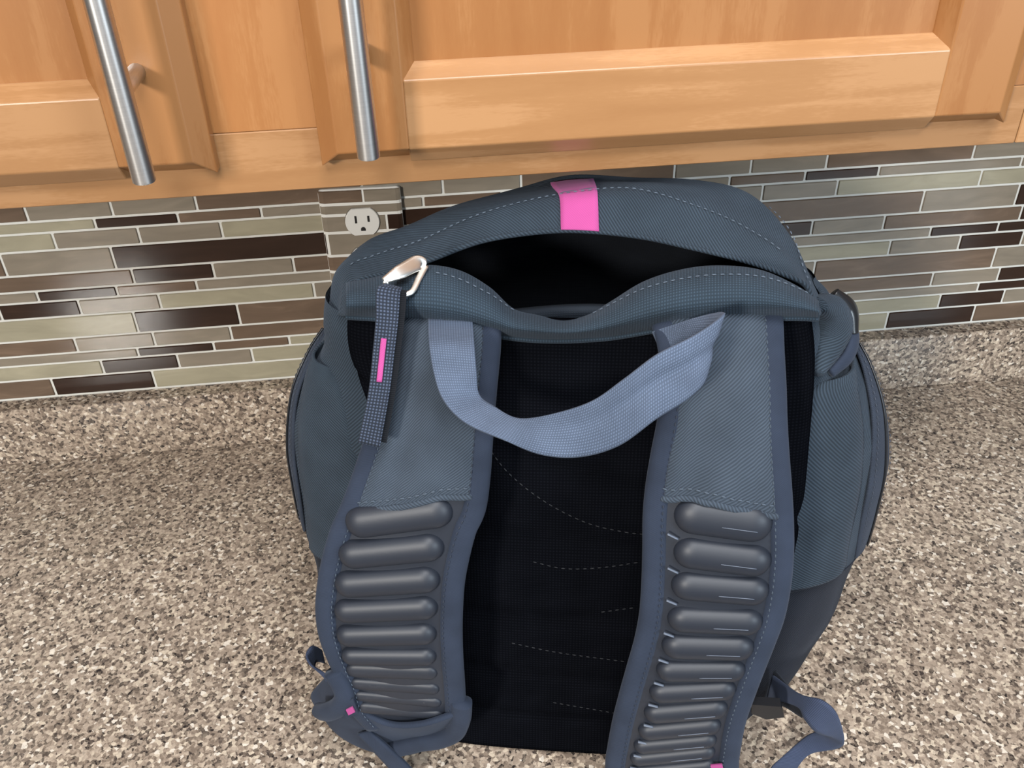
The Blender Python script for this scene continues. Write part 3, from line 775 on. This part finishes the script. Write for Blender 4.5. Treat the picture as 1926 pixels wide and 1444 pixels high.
PROWS = [(0.2912, 0.2783, [(-.0402, .0022, 'B'), (.0044, .0402, 'G')]),
         (0.2760, 0.2667, [(-.0402, .0402, 'G')]),
         (0.2644, 0.2478, [(-.0402, .0228, 'G'), (.0252, .0402, 'K')]),
         (0.2455, 0.2222, [(-.0402, -.0392, 'K'), (-.0362, .0402, 'G')]),
         (0.2199, 0.2040, [(-.0402, .0402, 'B')]),
         (0.2017, 0.1915, [(-.0402, -.018, 'G'), (-.016, .0402, 'T')]),
         (0.1892, 0.1830, [(-.0402, .0402, 'G')])]
for zt_, zb_, items in PROWS:
    for x0, x1, c in items:
        plate_tile(x0, x1, zb_, zt_, c)
def receptacle(zc):
    R, hh = 0.01715, 0.01435
    out = []
    n = 48
    a0 = math.asin(hh / R)
    pts = [(R * math.cos(a), R * math.sin(a)) for a in np.linspace(-a0, a0, 15)] + [(R * math.cos(a), R * math.sin(a)) for a in np.linspace(math.pi - a0, math.pi + a0, 15)]
    rings = [(1.0, 0.004), (1.0, -0.0026), (0.965, -0.0034)]
    v = []
    for s, dy in rings:
        for x, z in pts:
            v.append((x * s, plate_y(0) + dy, z * s + zc - OZ))
    k = len(pts)
    f = []
    for i in range(2):
        for j in range(k):
            f.append((i * k + j, i * k + (j + 1) % k, (i + 1) * k + (j + 1) % k, (i + 1) * k + j))
    f.append(tuple(range(2 * k, 3 * k)))
    f.append(tuple(range(k))[::-1])
    rc = mesh('receptacle', v, f, M['outlet'], outlet)
    y = plate_y(0) - 0.0034
    for sx, hgt in ((-0.0063, 0.0079), (0.0063, 0.0065)):
        box('slot', sx - 0.0011, sx + 0.0011, y - 0.00025, y + 0.002, zc - OZ + 0.0032 - hgt / 2, zc - OZ + 0.0032 + hgt / 2, M['slot'], rc, 0.0001)
    gv = [(0.0024 * math.cos(a), 0.0024 * math.sin(a)) for a in np.linspace(0, math.pi, 12)] + [(-0.0024, -0.0018), (0.0024, -0.0018)]
    prism('ground_hole', [(x, y - 0.00025, z + zc - OZ - 0.0075) for x, z in gv], [(x, y + 0.002, z + zc - OZ - 0.0075) for x, z in gv], M['slot'], rc)
    # thin dark gap round the face, as on a loose cover plate
    ring = []
    gap = [(x * 1.035 + 0.0002, z * 1.03 - 0.0003) for x, z in pts]
    prism('gap', [(x, plate_y(0) - 0.0007, z + zc - OZ) for x, z in gap], [(x, plate_y(0) + 0.003, z + zc - OZ) for x, z in gap], M['slot'], rc)
receptacle(0.2585)
receptacle(0.2155)

# ================================================================== BACKPACK
# local frame: u to the right across the back panel, v away from the camera side, z up
bag = empty('backpack', (0.13, -0.445, 0.0), math.radians(-11.5))
tag(bag, 'slate grey school backpack standing open on the granite, straps facing out', 'backpack')

def ipl(z, tab):
    return float(np.interp(z, [t[0] for t in tab], [t[1] for t in tab]))
def smooth_tab(tab, z):
    zs = np.array([t[0] for t in tab]); us = np.array([t[1] for t in tab])
    # monotone-ish smooth interpolation through Catmull-Rom on index space
    i = np.interp(z, zs, np.arange(len(zs))) / (len(zs) - 1)
    return float(cr(us[:, None], np.array([i]))[0, 0])
UL = [(0.0, -.165), (.03, -.184), (.08, -.200), (.14, -.206), (.20, -.209), (.24, -.206), (.28, -.190), (.31, -.166), (.335, -.160), (.352, -.154)]
UR = [(0.0, .166), (.03, .196), (.08, .217), (.14, .228), (.20, .234), (.24, .230), (.28, .214), (.31, .192), (.335, .174), (.352, .164)]
VF = [(0.0, .215), (.05, .235), (.15, .250), (.25, .240), (.31, .225), (.352, .205)]
def body_ring(z):
    l, r, vf, vb = smooth_tab(UL, z), smooth_tab(UR, z), smooth_tab(VF, z), 0.145 * z + 0.010
    vm = 0.5 * (vb + vf)
    k = 0.135 if z > 0.05 else 0.115 + 0.4 * z
    return [(0, vb, z), (-0.09, vb, z), (-k, vb + .006, z), (0.5 * (-k + l) - .012, vb + 0.028, z), (l * 0.985, vb + 0.062, z), (l, vm, z), (l * 0.96, vf - 0.055, z), (l * 0.78, vf - 0.014, z), (l * 0.4, vf, z),
            (r * 0.0, vf + .004, z), (r * 0.4, vf, z), (r * 0.78, vf - 0.014, z), (r * 0.96, vf - 0.055, z), (r, vm, z), (r * 0.985, vb + 0.062, z), (0.5 * (k + r) + .012, vb + 0.028, z), (k, vb + .006, z), (0.09, vb, z)]
def ring_curve(z, n):
    P = np.array(body_ring(z))
    k = len(P)
    Q = np.concatenate([P[-2:], P, P[:3]])
    t = (2 + np.linspace(0, k, n + 1)[:-1]) / (len(Q) - 1)
    return cr(Q, t)
def body_pt(ph, z):
    """point on the body: ph = 0..18 counts the ring's control points"""
    P = np.array(body_ring(z))
    k = len(P)
    Q = np.concatenate([P[-2:], P, P[:3]])
    return cr(Q, np.array([(2 + ph) / (len(Q) - 1)]))[0]
def wrinkle(P, z):
    a = math.sin(P[0] * 43 + z * 31) * math.sin(z * 57 - P[1] * 23)
    b = math.sin(P[0] * 91 - z * 73 + 1.3) * math.sin(P[1] * 67 + z * 41)
    return 0.0016 * a + 0.0008 * b
def loft(name, zs, mat, n=144, cap=False, scale=1.0):
    rings = []
    for z in zs:
        R = ring_curve(z, n)
        c = R.mean(0)
        d = R - c
        d[:, 2] = 0
        ln = np.linalg.norm(d, axis=1, keepdims=True)
        w = np.array([wrinkle(p_, z) for p_ in R])[:, None] if scale == 1.0 else 0
        R = c + d * scale + d / ln * w
        R[:, 2] = z
        rings.append(R)
    if cap:      # round the foot of the bag under and close it
        r0 = rings[0]
        c = r0.mean(0)
        for s, dz in ((0.985, 0.0), (0.9, -0.004), (0.5, -0.004)):
            q = c + (r0 - c) * s
            q[:, 2] = max(0.0008, r0[0, 2] + dz)
            rings.insert(0, q)
        rings[0][:, 2] = 0.0008
    v = np.concatenate(rings)
    m = len(rings)
    f = []
    uv = []
    per = np.concatenate([[0], np.cumsum(np.linalg.norm(np.diff(np.concatenate([rings[m // 2], rings[m // 2][:1]]), axis=0), axis=1))])
    for i in range(m):
        for k in range(n):
            uv.append((float(per[k]), float(rings[i][0, 2])))
    for i in range(m - 1):
        for k in range(n):
            k2 = (k + 1) % n
            f.append((i * n + k, i * n + k2, (i + 1) * n + k2, (i + 1) * n + k)[::-1])
    if cap:
        f.append(tuple(range(n)))
    return mesh(name, v, f, mat, bag, uv, True)

ZS = 0.142
loft('lower_body', [0.005] + list(np.linspace(0.012, ZS, 14)), M['navy'], cap=True)
up_body = loft('upper_body', list(np.linspace(ZS, 0.352, 22)), M['grey'])
for o_ in (up_body,):
    pass
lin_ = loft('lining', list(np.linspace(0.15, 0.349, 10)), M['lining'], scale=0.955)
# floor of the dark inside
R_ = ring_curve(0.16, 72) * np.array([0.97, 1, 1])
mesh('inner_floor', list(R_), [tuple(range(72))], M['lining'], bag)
# seam roll between the dark foot and the grey upper cloth
sm = [body_pt(p_, ZS) for p_ in np.linspace(0, 18, 60)]
cn = np.mean(sm, axis=0)
sweep('side_seam', sm, [(q - cn) / np.linalg.norm(q - cn) for q in sm], 0.0016, 0.0013, M['navy'], bag, 8, 160)

# ---- back panel: black padded mesh
def panel_ctrl():
    rows = []
    for z, w in ((0.004, .118), (0.05, .130), (0.12, .138), (0.2, .142), (0.28, .146), (0.33, .148), (0.362, .146)):
        vb = 0.145 * z
        wl_ = w * (0.93 if z > 0.3 else 0.87)
        wr2 = float(np.interp(z, [0.004, 0.05, 0.12, 0.2, 0.28, 0.33, 0.362], [.118, .135, .155, .164, .161, .157, .150]))
        rows.append([(-wl_, vb + .020, z), (-wl_ * .93, vb + .004, z), (-.07, vb - .001, z), (0, vb - .002, z), (.07, vb - .001, z), (wr2 * .92, vb + .004, z), (wr2, vb + .018, z)])
    return rows
panel = Patch(panel_ctrl())
def pad(T, S):
    z = T * 0.36
    d = 0.0
    # two foam lobes meeting in the middle, quilted by sunken curved seams
    d = d + 0.003 * np.exp(-((S - 0.5) / 0.3) ** 2)
    for c0, sl in ((0.62, -0.30), (0.50, -0.08), (0.36, 0.02), (0.24, -0.05), (0.13, -0.04)):
        line = c0 + sl * (S - 0.5) + 0.25 * (S - 0.5) ** 2
        d = d - 0.0028 * np.exp(-((T - line) / 0.012) ** 2)
    return d
bp = sheet('back_panel', panel, 70, 60, 0.006, M['mesh'], bag, disp=pad)
bp['label'] = 'black padded mesh back panel'
for nm in ('seamA', 'seamB', 'seamC', 'seamD', 'seamE'):
    pts = cr(np.array(PTS[nm]), np.linspace(0, 1, 40))
    q, nn_ = [], []
    for a in pts:      # drop the seam on to the panel face
        T = a[2] / 0.36
        q.append((a[0], 0.145 * a[2] - 0.0052, a[2]))
        nn_.append((0, -1, 0.1))
    stitches('stitching', q, nn_, M['thread_black'], bp, 0.003, 0.002, 0.0004)

# ---- rim of the opening: the cloth between the piping and the zip on the strap side
rim = Patch(PTS['rim'])
rm = sheet('opening_rim', rim, 34, 110, 0.0022, M['grey_rim'], bag)
rm['label'] = 'grey canvas rim of the opening, sagging in the middle'
for s0, s1 in ((0.16, 0.335), (0.55, 0.97)):
    P, N = on_patch(rim, [(0.30, s0), (0.33, 0.5 * (s0 + s1)), (0.30, s1)], 0.0006)
    stitches('stitching', P, N, M['thread'], rm, 0.0028, 0.0018)
P, N = on_patch(rim, [(0.93, 0.0), (0.93, 0.5), (0.93, 1.0)], 0.0, 120)
sweep('piping', P, N, 0.0022, 0.0022, M['grey_rim'], rm, 10, 140)

# ---- lid flap over the front of the opening
ff = np.array(PTS['flap_front'])
lipr, m1r, crr = ff
back1 = crr + np.array([[0, .022, -.006 - .003 * abs(i - 6)] for i in range(13)])
bx_ = np.linspace(-1, 1, 13)
back2, back3 = [], []
for i in range(13):
    s = bx_[i]
    ph = 3.6 + (i / 12.0) * 10.8            # body ring index from the left side round the front to the right side
    e1 = body_pt(ph, 0.345)
    e2 = body_pt(ph, 0.318)
    c_ = np.array([0, 0.13, e1[2]])
    e1 = c_ + (e1 - c_) * 1.012; e2 = np.array([0, 0.13, e2[2]]) + (e2 - np.array([0, 0.13, e2[2]])) * 1.02
    back2.append(e1)
    back3.append(e2)
flap = Patch([lipr, m1r, crr, back1, np.array(back2), np.array(back3)], facing=(0, -0.2, 1))
def flap_fold(T, S):
    d = 0.0035 * np.exp(-((S - 0.30) / 0.06) ** 2 - ((T - 0.50) / 0.10) ** 2)      # hump left of the pink tab
    d = d + 0.0012 * np.sin(S * 23 + T * 9) * np.sin(T * 15 + 0.6) * (T > 0.15)
    return d
fl = sheet('top_flap', flap, 60, 120, 0.0022, M['grey'], bag, disp=flap_fold)
fl['label'] = 'grey cloth flap arching over the opening'
P, N = on_patch(flap, [(0.17, 0.10), (0.2, 0.28), (0.215, 0.5), (0.2, 0.68), (0.15, 0.83)], 0.0012, 140)
stitches('stitching', P, N, M['thread'], fl, 0.0028, 0.0018)
P, N = on_patch(flap, [(0.45, 0.78), (0.3, 0.86), (0.13, 0.905), (0.02, 0.915)], 0.0012, 80)
stitches('stitching', P, N, M['thread'], fl, 0.0030, 0.002, 0.0005)
# hem roll along the lip
P, N = on_patch(flap, [(0.003, 0.003), (0.003, 0.3), (0.003, 0.5), (0.003, 0.7), (0.003, 0.997)], -0.001, 120)
sweep('hem', P, N, 0.0016, 0.0018, M['grey'], fl, 8, 140)
# pink tab
pk = sheet('pink_tab', flap, 30, 8, 0.0012, M['pink'], bag, 0.0, 0.40, 0.4685, 0.5285, 0.0016, disp=flap_fold)
pk['label'] = 'bright pink tab sewn on the flap'
P, N = on_patch(flap, [(0.212, 0.4685), (0.214, 0.5), (0.216, 0.5285)], 0.0022, 20)
stitches('stitching', P, N, M['thread_dark'], pk, 0.012, 0.0001, 0.00035)

# ---- padded inner sleeve seen through the opening
slv = Patch([[(-.06, .070, .345), (-.03, .072, .352), (.02, .074, .356), (.06, .072, .352), (.10, .070, .345)],
             [(-.06, .074, .30), (-.03, .078, .30), (.02, .080, .30), (.06, .078, .30), (.10, .074, .30)]])
sheet('inner_sleeve', slv, 12, 30, 0.006, M['sleeve'], bag)

# ---- shoulder straps
def strap(ctrl, ridges, yoke_edge, side):
    pt = Patch(ctrl)
    base = sheet('shoulder_strap', pt, 90, 16, 0.011, M['foam'], bag, s0=0.02, s1=0.98)
    base['label'] = 'padded shoulder strap with moulded foam ridges, ' + side
    # bindings
    for s in (0.07, 0.93):
        P, N = on_patch(pt, [(0.0, s), (0.25, s), (0.5, s), (0.75, s), (1.0, s)], -0.0028, 60)
        sweep('binding', P, N, 0.0076, 0.0062, M['binding'], base, 14, 130, power=2.6)
        s2 = s + (0.056 if s < 0.5 else -0.056)
        P, N = on_patch(pt, [(0.01, s2), (0.25, s2), (0.5, s2), (0.75, s2), (0.99, s2)], 0.0029, 160)
        stitches('stitching', P, N, M['thread'] if (s > 0.5) == (side == 'right') else M['thread_dark'], base, 0.0026, 0.0018, 0.0004)
    # yoke: cloth upper part ending in a stitched hem; follow the hem line
    E = np.array(yoke_edge)
    zt_top = np.array(ctrl)[0]
    nS, nT = 26, 40
    S = np.linspace(0.105, 0.895, nS)
    tt = np.linspace(0, 1, 400)
    Z = pt.grid(tt, S)[:, :, 2]
    X = pt.grid(tt, S)[:, :, 0]
    g = np.zeros((nT, nS, 3)); nr = np.zeros((nT, nS, 3))
    for j in range(nS):
        zh = np.interp(X[:, j], E[:, 0], E[:, 2])
        k = int(np.argmin(abs(Z[:, j] - zh)))
        t1 = tt[k]
        col = pt.grid(np.linspace(0.0, t1, nT), np.array([max(S[j] - .01, 0), S[j], min(S[j] + .01, 1)]))
        g[:, j] = col[:, 1]
        nr[:, j] = pt.normals(col)[:, 1]
    edge_prof = np.minimum(1, np.minimum(S - 0.1, 0.9 - S) / 0.08)
    puff = (0.0022 + 0.0016 * edge_prof)[None, :, None]
    tw = np.linspace(0, 1, nT)[:, None]
    wr = (0.0012 * np.sin(tw * 16 + S[None, :] * 5) * np.sin(S[None, :] * 6 + 1))[..., None] * edge_prof[None, :, None]
    groove = (0.0035 if side == 'left' else 0.0012) * np.exp(-((S[None, :] - (0.42 - 0.12 * tw)) / 0.11) ** 2) * np.sin(np.pi * np.clip(tw * 1.05, 0, 1))
    g = g + nr * (puff + wr - groove[..., None])
    v, f, uv = sheet_data(g, nr, 0.003, pt.flip)
    yk = mesh('yoke', v, f, M['yoke'], base, uv, True)
    P = [g[-1, j] for j in range(nS)]; N = [nr[-1, j] for j in range(nS)]
    sweep('hem', P, N, 0.0022, 0.0012, M['yoke'], base, 8, 50)
    P = [g[-3, j] + nr[-3, j] * 0.0005 for j in range(nS)]
    stitches('stitching', P, [nr[-3, j] for j in range(nS)], M['thread'], base, 0.0032, 0.0018, 0.0005)
    # moulded ridges
    for ri, (a, b, h) in enumerate(ridges):
        a, b = np.array(a), np.array(b)
        ax = b - a
        Ln = np.linalg.norm(ax)
        ax /= Ln
        # surface normal near the ridge
        mid = (a + b) / 2
        k = int(np.argmin([abs(q[1][2] - mid[2]) for q in ctrl]))
        k0, k1 = max(k - 1, 0), min(k + 1, len(ctrl) - 1)
        dn = np.array(ctrl[k1][1]) - np.array(ctrl[k0][1])
        nn_ = np.cross(ax, dn)
        nn_ /= np.linalg.norm(nn_)
        if nn_[1] > 0:
            nn_ = -nn_
        ac = np.cross(nn_, ax)
        hw = h / 2 * 0.98
        ht = min(0.0085, 0.36 * h + 0.001)
        if side == 'left' and ri >= 6:
            ht *= 0.62
            hw *= 0.95
        nl, nc = 36, 13
        v, f = [], []
        for i in range(nl):
            x = -1 + 2 * i / (nl - 1)
            x = math.sin(x * math.pi / 2)
            dd = (1 - abs(x)) * Ln / 2
            rc = hw * 1.05
            e = 1.0 if dd > rc else math.sqrt(max(0.0, 1 - (1 - dd / rc) ** 2))
            for j in range(nc):
                th = math.pi * j / (nc - 1)
                cx, sx_ = math.cos(th), math.sin(th)
                v.append(mid + ax * x * Ln / 2 + ac * cx * hw * max(e, 0.02) + nn_ * (sx_ ** 0.8 * ht * max(e, 0.02) - 0.0012))
        for i in range(nl - 1):
            for j in range(nc - 1):
                f.append((i * nc + j, i * nc + j + 1, (i + 1) * nc + j + 1, (i + 1) * nc + j))
        o = mesh('foam_ridge', v, f, M['foam'], base, None, True)
        bm = bmesh.new(); bm.from_mesh(o.data); bmesh.ops.recalc_face_normals(bm, faces=bm.faces[:])
        if sum((fc.normal.dot(Vector(nn_)) for fc in bm.faces)) < 0:
            bmesh.ops.reverse_faces(bm, faces=bm.faces[:])
        bm.to_mesh(o.data); bm.free()
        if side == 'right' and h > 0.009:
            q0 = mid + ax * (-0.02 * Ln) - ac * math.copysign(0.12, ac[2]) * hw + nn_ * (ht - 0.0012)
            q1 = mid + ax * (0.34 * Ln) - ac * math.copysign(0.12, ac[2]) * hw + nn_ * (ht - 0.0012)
            sweep('glint_line', [q0, (q0 + q1) / 2, q1], [nn_] * 3, 0.00022, 0.0003, M['fin_glint'], base, 6, 8)  # pale strip painting in the specular glint along the ridge crease
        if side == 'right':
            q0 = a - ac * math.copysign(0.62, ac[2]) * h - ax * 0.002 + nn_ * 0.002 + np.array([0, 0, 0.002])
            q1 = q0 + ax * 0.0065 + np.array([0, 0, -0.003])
            sweep('mould_fin', [q0, (q0 + q1) / 2, q1], [nn_] * 3, 0.0006, 0.0012, M['fin_glint'], base, 6, 6)
    return base, pt
sL, pL = strap(PTS['strapL'], PTS['ridgeL'], PTS['yokeL_edge'], 'left')
sR, pR = strap(PTS['strapR'], PTS['ridgeR'], PTS['yokeR_edge'], 'right')

# ---- carrying handle
hd = Patch(PTS['handle'])
def crease(T, S):
    return -0.0025 * np.exp(-((S - 0.55 + 0.5 * (T - 0.7)) / 0.12) ** 2) * np.exp(-((T - 0.68) / 0.16) ** 2)
h_ = sheet('carry_handle', hd, 150, 14, 0.0016, M['web'], bag, disp=crease)
h_['label'] = 'loop of pale grey webbing carry handle'

# ---- zip slider and its webbing pull
P = cr(np.array(PTS['pull']), np.linspace(0, 1, 8))
pu = sheet('zipper_pull', Patch(PTS['pull']), 60, 8, 0.0022, M['pull'], bag)
pu['label'] = 'ribbed webbing zip pull with a pink bar'
pp = Patch(PTS['pull'])
sheet('pink_bar', pp, 20, 4, 0.0008, M['pink'], pu, 0.52, 0.745, 0.34, 0.60, 0.0012)
# folded tail behind the pull
tl = Patch([[(a[0] + .003, a[1] + .004, a[2] - .001), (b[0] + .0028, b[1] + .006, b[2] - .001)] for a, b in PTS['pull'][1:]])
sheet('pull_tail', tl, 40, 6, 0.0018, M['web_black'], pu)
def slider():
    # flat metal plate with a rectangular loop
    A = np.array(PTS['slider'])
    pl = [A[0], A[1], A[2], A[3], A[4]]
    return A
A = np.array(PTS['slider'])
path = [A[0], 0.5 * (A[0] + A[1]) + [0, -.002, .001], A[1], A[2]]
sweep('zip_slider', path, [(0, -0.8, 0.6)] * 4, [0.0020, 0.0044, 0.0050, 0.0030], 0.0012, M['zip_metal'], bag, 10, 30, 3.0)['label'] = 'metal zip slider'
zs_ = [o for o in bag.children if o.name.startswith('zip_slider')][0]
sweep('loop_arm', [A[2], 0.5 * (A[2] + A[3]), A[3], A[4]], [(0, -0.8, 0.6)] * 4, [0.0022, 0.0020, 0.0017, 0.0014], 0.0010, M['zip_metal'], zs_, 10, 30, 3.0)
sweep('loop_arm', [A[0], A[0] + (A[4] - A[0]) * 0.15, A[0] + np.array([-.0005, -.001, -.004])], [(0, -0.8, 0.6)] * 3, 0.0014, 0.0010, M['zip_metal'], zs_, 10, 12, 3.0)

# ---- side pockets with their zip bands (built on the body surface)
def band(name, ph_z, mat, width_ph, off, parent, nT=50, thick=0.002, puffv=0.0):
    ctrl = []
    for z, ph in ph_z:
        row = []
        for k in (-1, -0.5, 0, 0.5, 1):
            P_ = body_pt(ph + k * width_ph, z)
            c_ = np.array([0.01, 0.125, z])
            d_ = (P_ - c_); d_[2] = 0
            d_ /= np.linalg.norm(d_)
            row.append(P_ + d_ * (off + puffv * (1 - k * k)))
        ctrl.append(row)
    pt = Patch(ctrl, facing=(ctrl[len(ctrl) // 2][2] - np.array([0.01, 0.125, 0.2])) * np.array([1, 1, 0]))
    return sheet(name, pt, nT, 10, thick, mat, parent), pt
for side, sg in (('left', 1), ('right', -1)):
    def PH(p_):
        return p_ if sg > 0 else 18 - p_
    b_, pt = band('pocket_zip', [(0.302, PH(4.7)), (0.288, PH(4.2)), (0.26, PH(3.9)), (0.22, PH(3.75)), (0.185, PH(3.75)), (0.16, PH(3.85)), (0.147, PH(3.95))], M['zip_tape'], 0.36, 0.0030, bag, puffv=0.001)
    b_['label'] = 'dark zip band of the bulging side pocket, ' + side
    pk_, _ = band('side_pocket', [(0.306, PH(3.3)), (0.295, PH(2.95)), (0.26, PH(2.72)), (0.22, PH(2.66)), (0.185, PH(2.66)), (0.16, PH(2.72)), (0.146, PH(2.8))], M['grey'], 0.62, 0.0006, bag, puffv=0.0065)
    pk_['label'] = 'puffed grey cloth of the side pocket, ' + side
    P, N = on_patch(pt, [(0.02, 0.5), (0.25, 0.5), (0.5, 0.5), (0.75, 0.5), (0.98, 0.5)], 0.0008, 120)
    sweep('zipper_teeth', P, N, 0.0013, 0.0008, M['plastic'], b_, 8, 120)
    for s in (0.12, 0.88):
        P, N = on_patch(pt, [(0.02, s), (0.25, s), (0.5, s), (0.75, s), (0.98, s)], 0.0005, 120)
        stitches('stitching', P, N, M['thread_dark'], b_, 0.0026, 0.0018, 0.0004)

# ---- compression strap tuck and buckle at the right shoulder
def lump(name, path, hw, ht, mat, parent, nrm=(0.35, -0.9, 0.25), power=2.2):
    return sweep(name, path, [nrm] * len(path), hw, ht, mat, parent, 16, 50, power)
cs = lump('compression_tuck', [(0.154, .078, .362), (0.166, .086, .353), (0.171, .088, .338), (0.166, .082, .324), (0.158, .070, .316)], [0.004, 0.010, 0.013, 0.010, 0.004], 0.010, M['grey'], bag)
cs['label'] = 'folded cloth under the compression strap at the right shoulder'
bk = lump('side_buckle', [(0.172, .108, .352), (0.183, .104, .343), (0.1855, .098, .329)], [0.004, 0.007, 0.005], 0.005, M['plastic'], bag, (0.8, -0.5, 0.3))
bk['label'] = 'glossy black side buckle'
lump('compression_strap', [(0.180, .108, .340), (0.187, .098, .328), (0.184, .088, .318), (0.172, .078, .311)], [0.006, 0.007, 0.006, 0.004], 0.003, M['binding'], bag, (0.7, -0.6, 0.2))
# ---- lower webbing, adjuster ends and tags
wr_ = sheet('adjuster_webbing', Patch(PTS['webR']), 90, 8, 0.0014, M['web_dark'], bag)
wr_['label'] = 'loose slate webbing tail twisting beside the right strap'
sheet('black_webbing', Patch(PTS['webRblack']), 30, 8, 0.002, M['web_black'], bag)
B5 = np.array(PTS['buckleR'])
prism('adjuster_buckle', [tuple(q + np.array([0, -.003, 0])) for q in B5], [tuple(q + np.array([0, .004, 0])) for q in B5], M['plastic'], bag)
lp = sheet('side_webbing', Patch(PTS['loopL']), 50, 6, 0.0016, M['web_dark'], bag)
en = sheet('strap_end', Patch(PTS['endL']), 30, 40, 0.004, M['binding'], sL)
wl = sheet('adjuster_webbing', Patch(PTS['webL']), 30, 6, 0.003, M['binding'], bag)
for nm in ('curlIn', 'curlOut'):
    c_ = np.array(PTS[nm])
    sweep('binding', c_, [(0, -1, 0.15)] * len(c_), 0.0072, 0.0058, M['binding'], sL, 14, 60, 2.6)
q = np.array(PTS['tagcloth'])
prism('tag', [tuple(p_ + np.array([0, -.0008, .0004])) for p_ in q], [tuple(p_ + np.array([0, .0006, 0])) for p_ in q], M['binding'], sL)
for nm, st in (('tagL', sL), ('tagR', sR)):
    q = np.array(PTS[nm])
    prism('pink_mark', [tuple(p_ + np.array([0, -.0008, .0004])) for p_ in q], [tuple(p_ + np.array([0, .0004, 0])) for p_ in q], M['pink'], st)
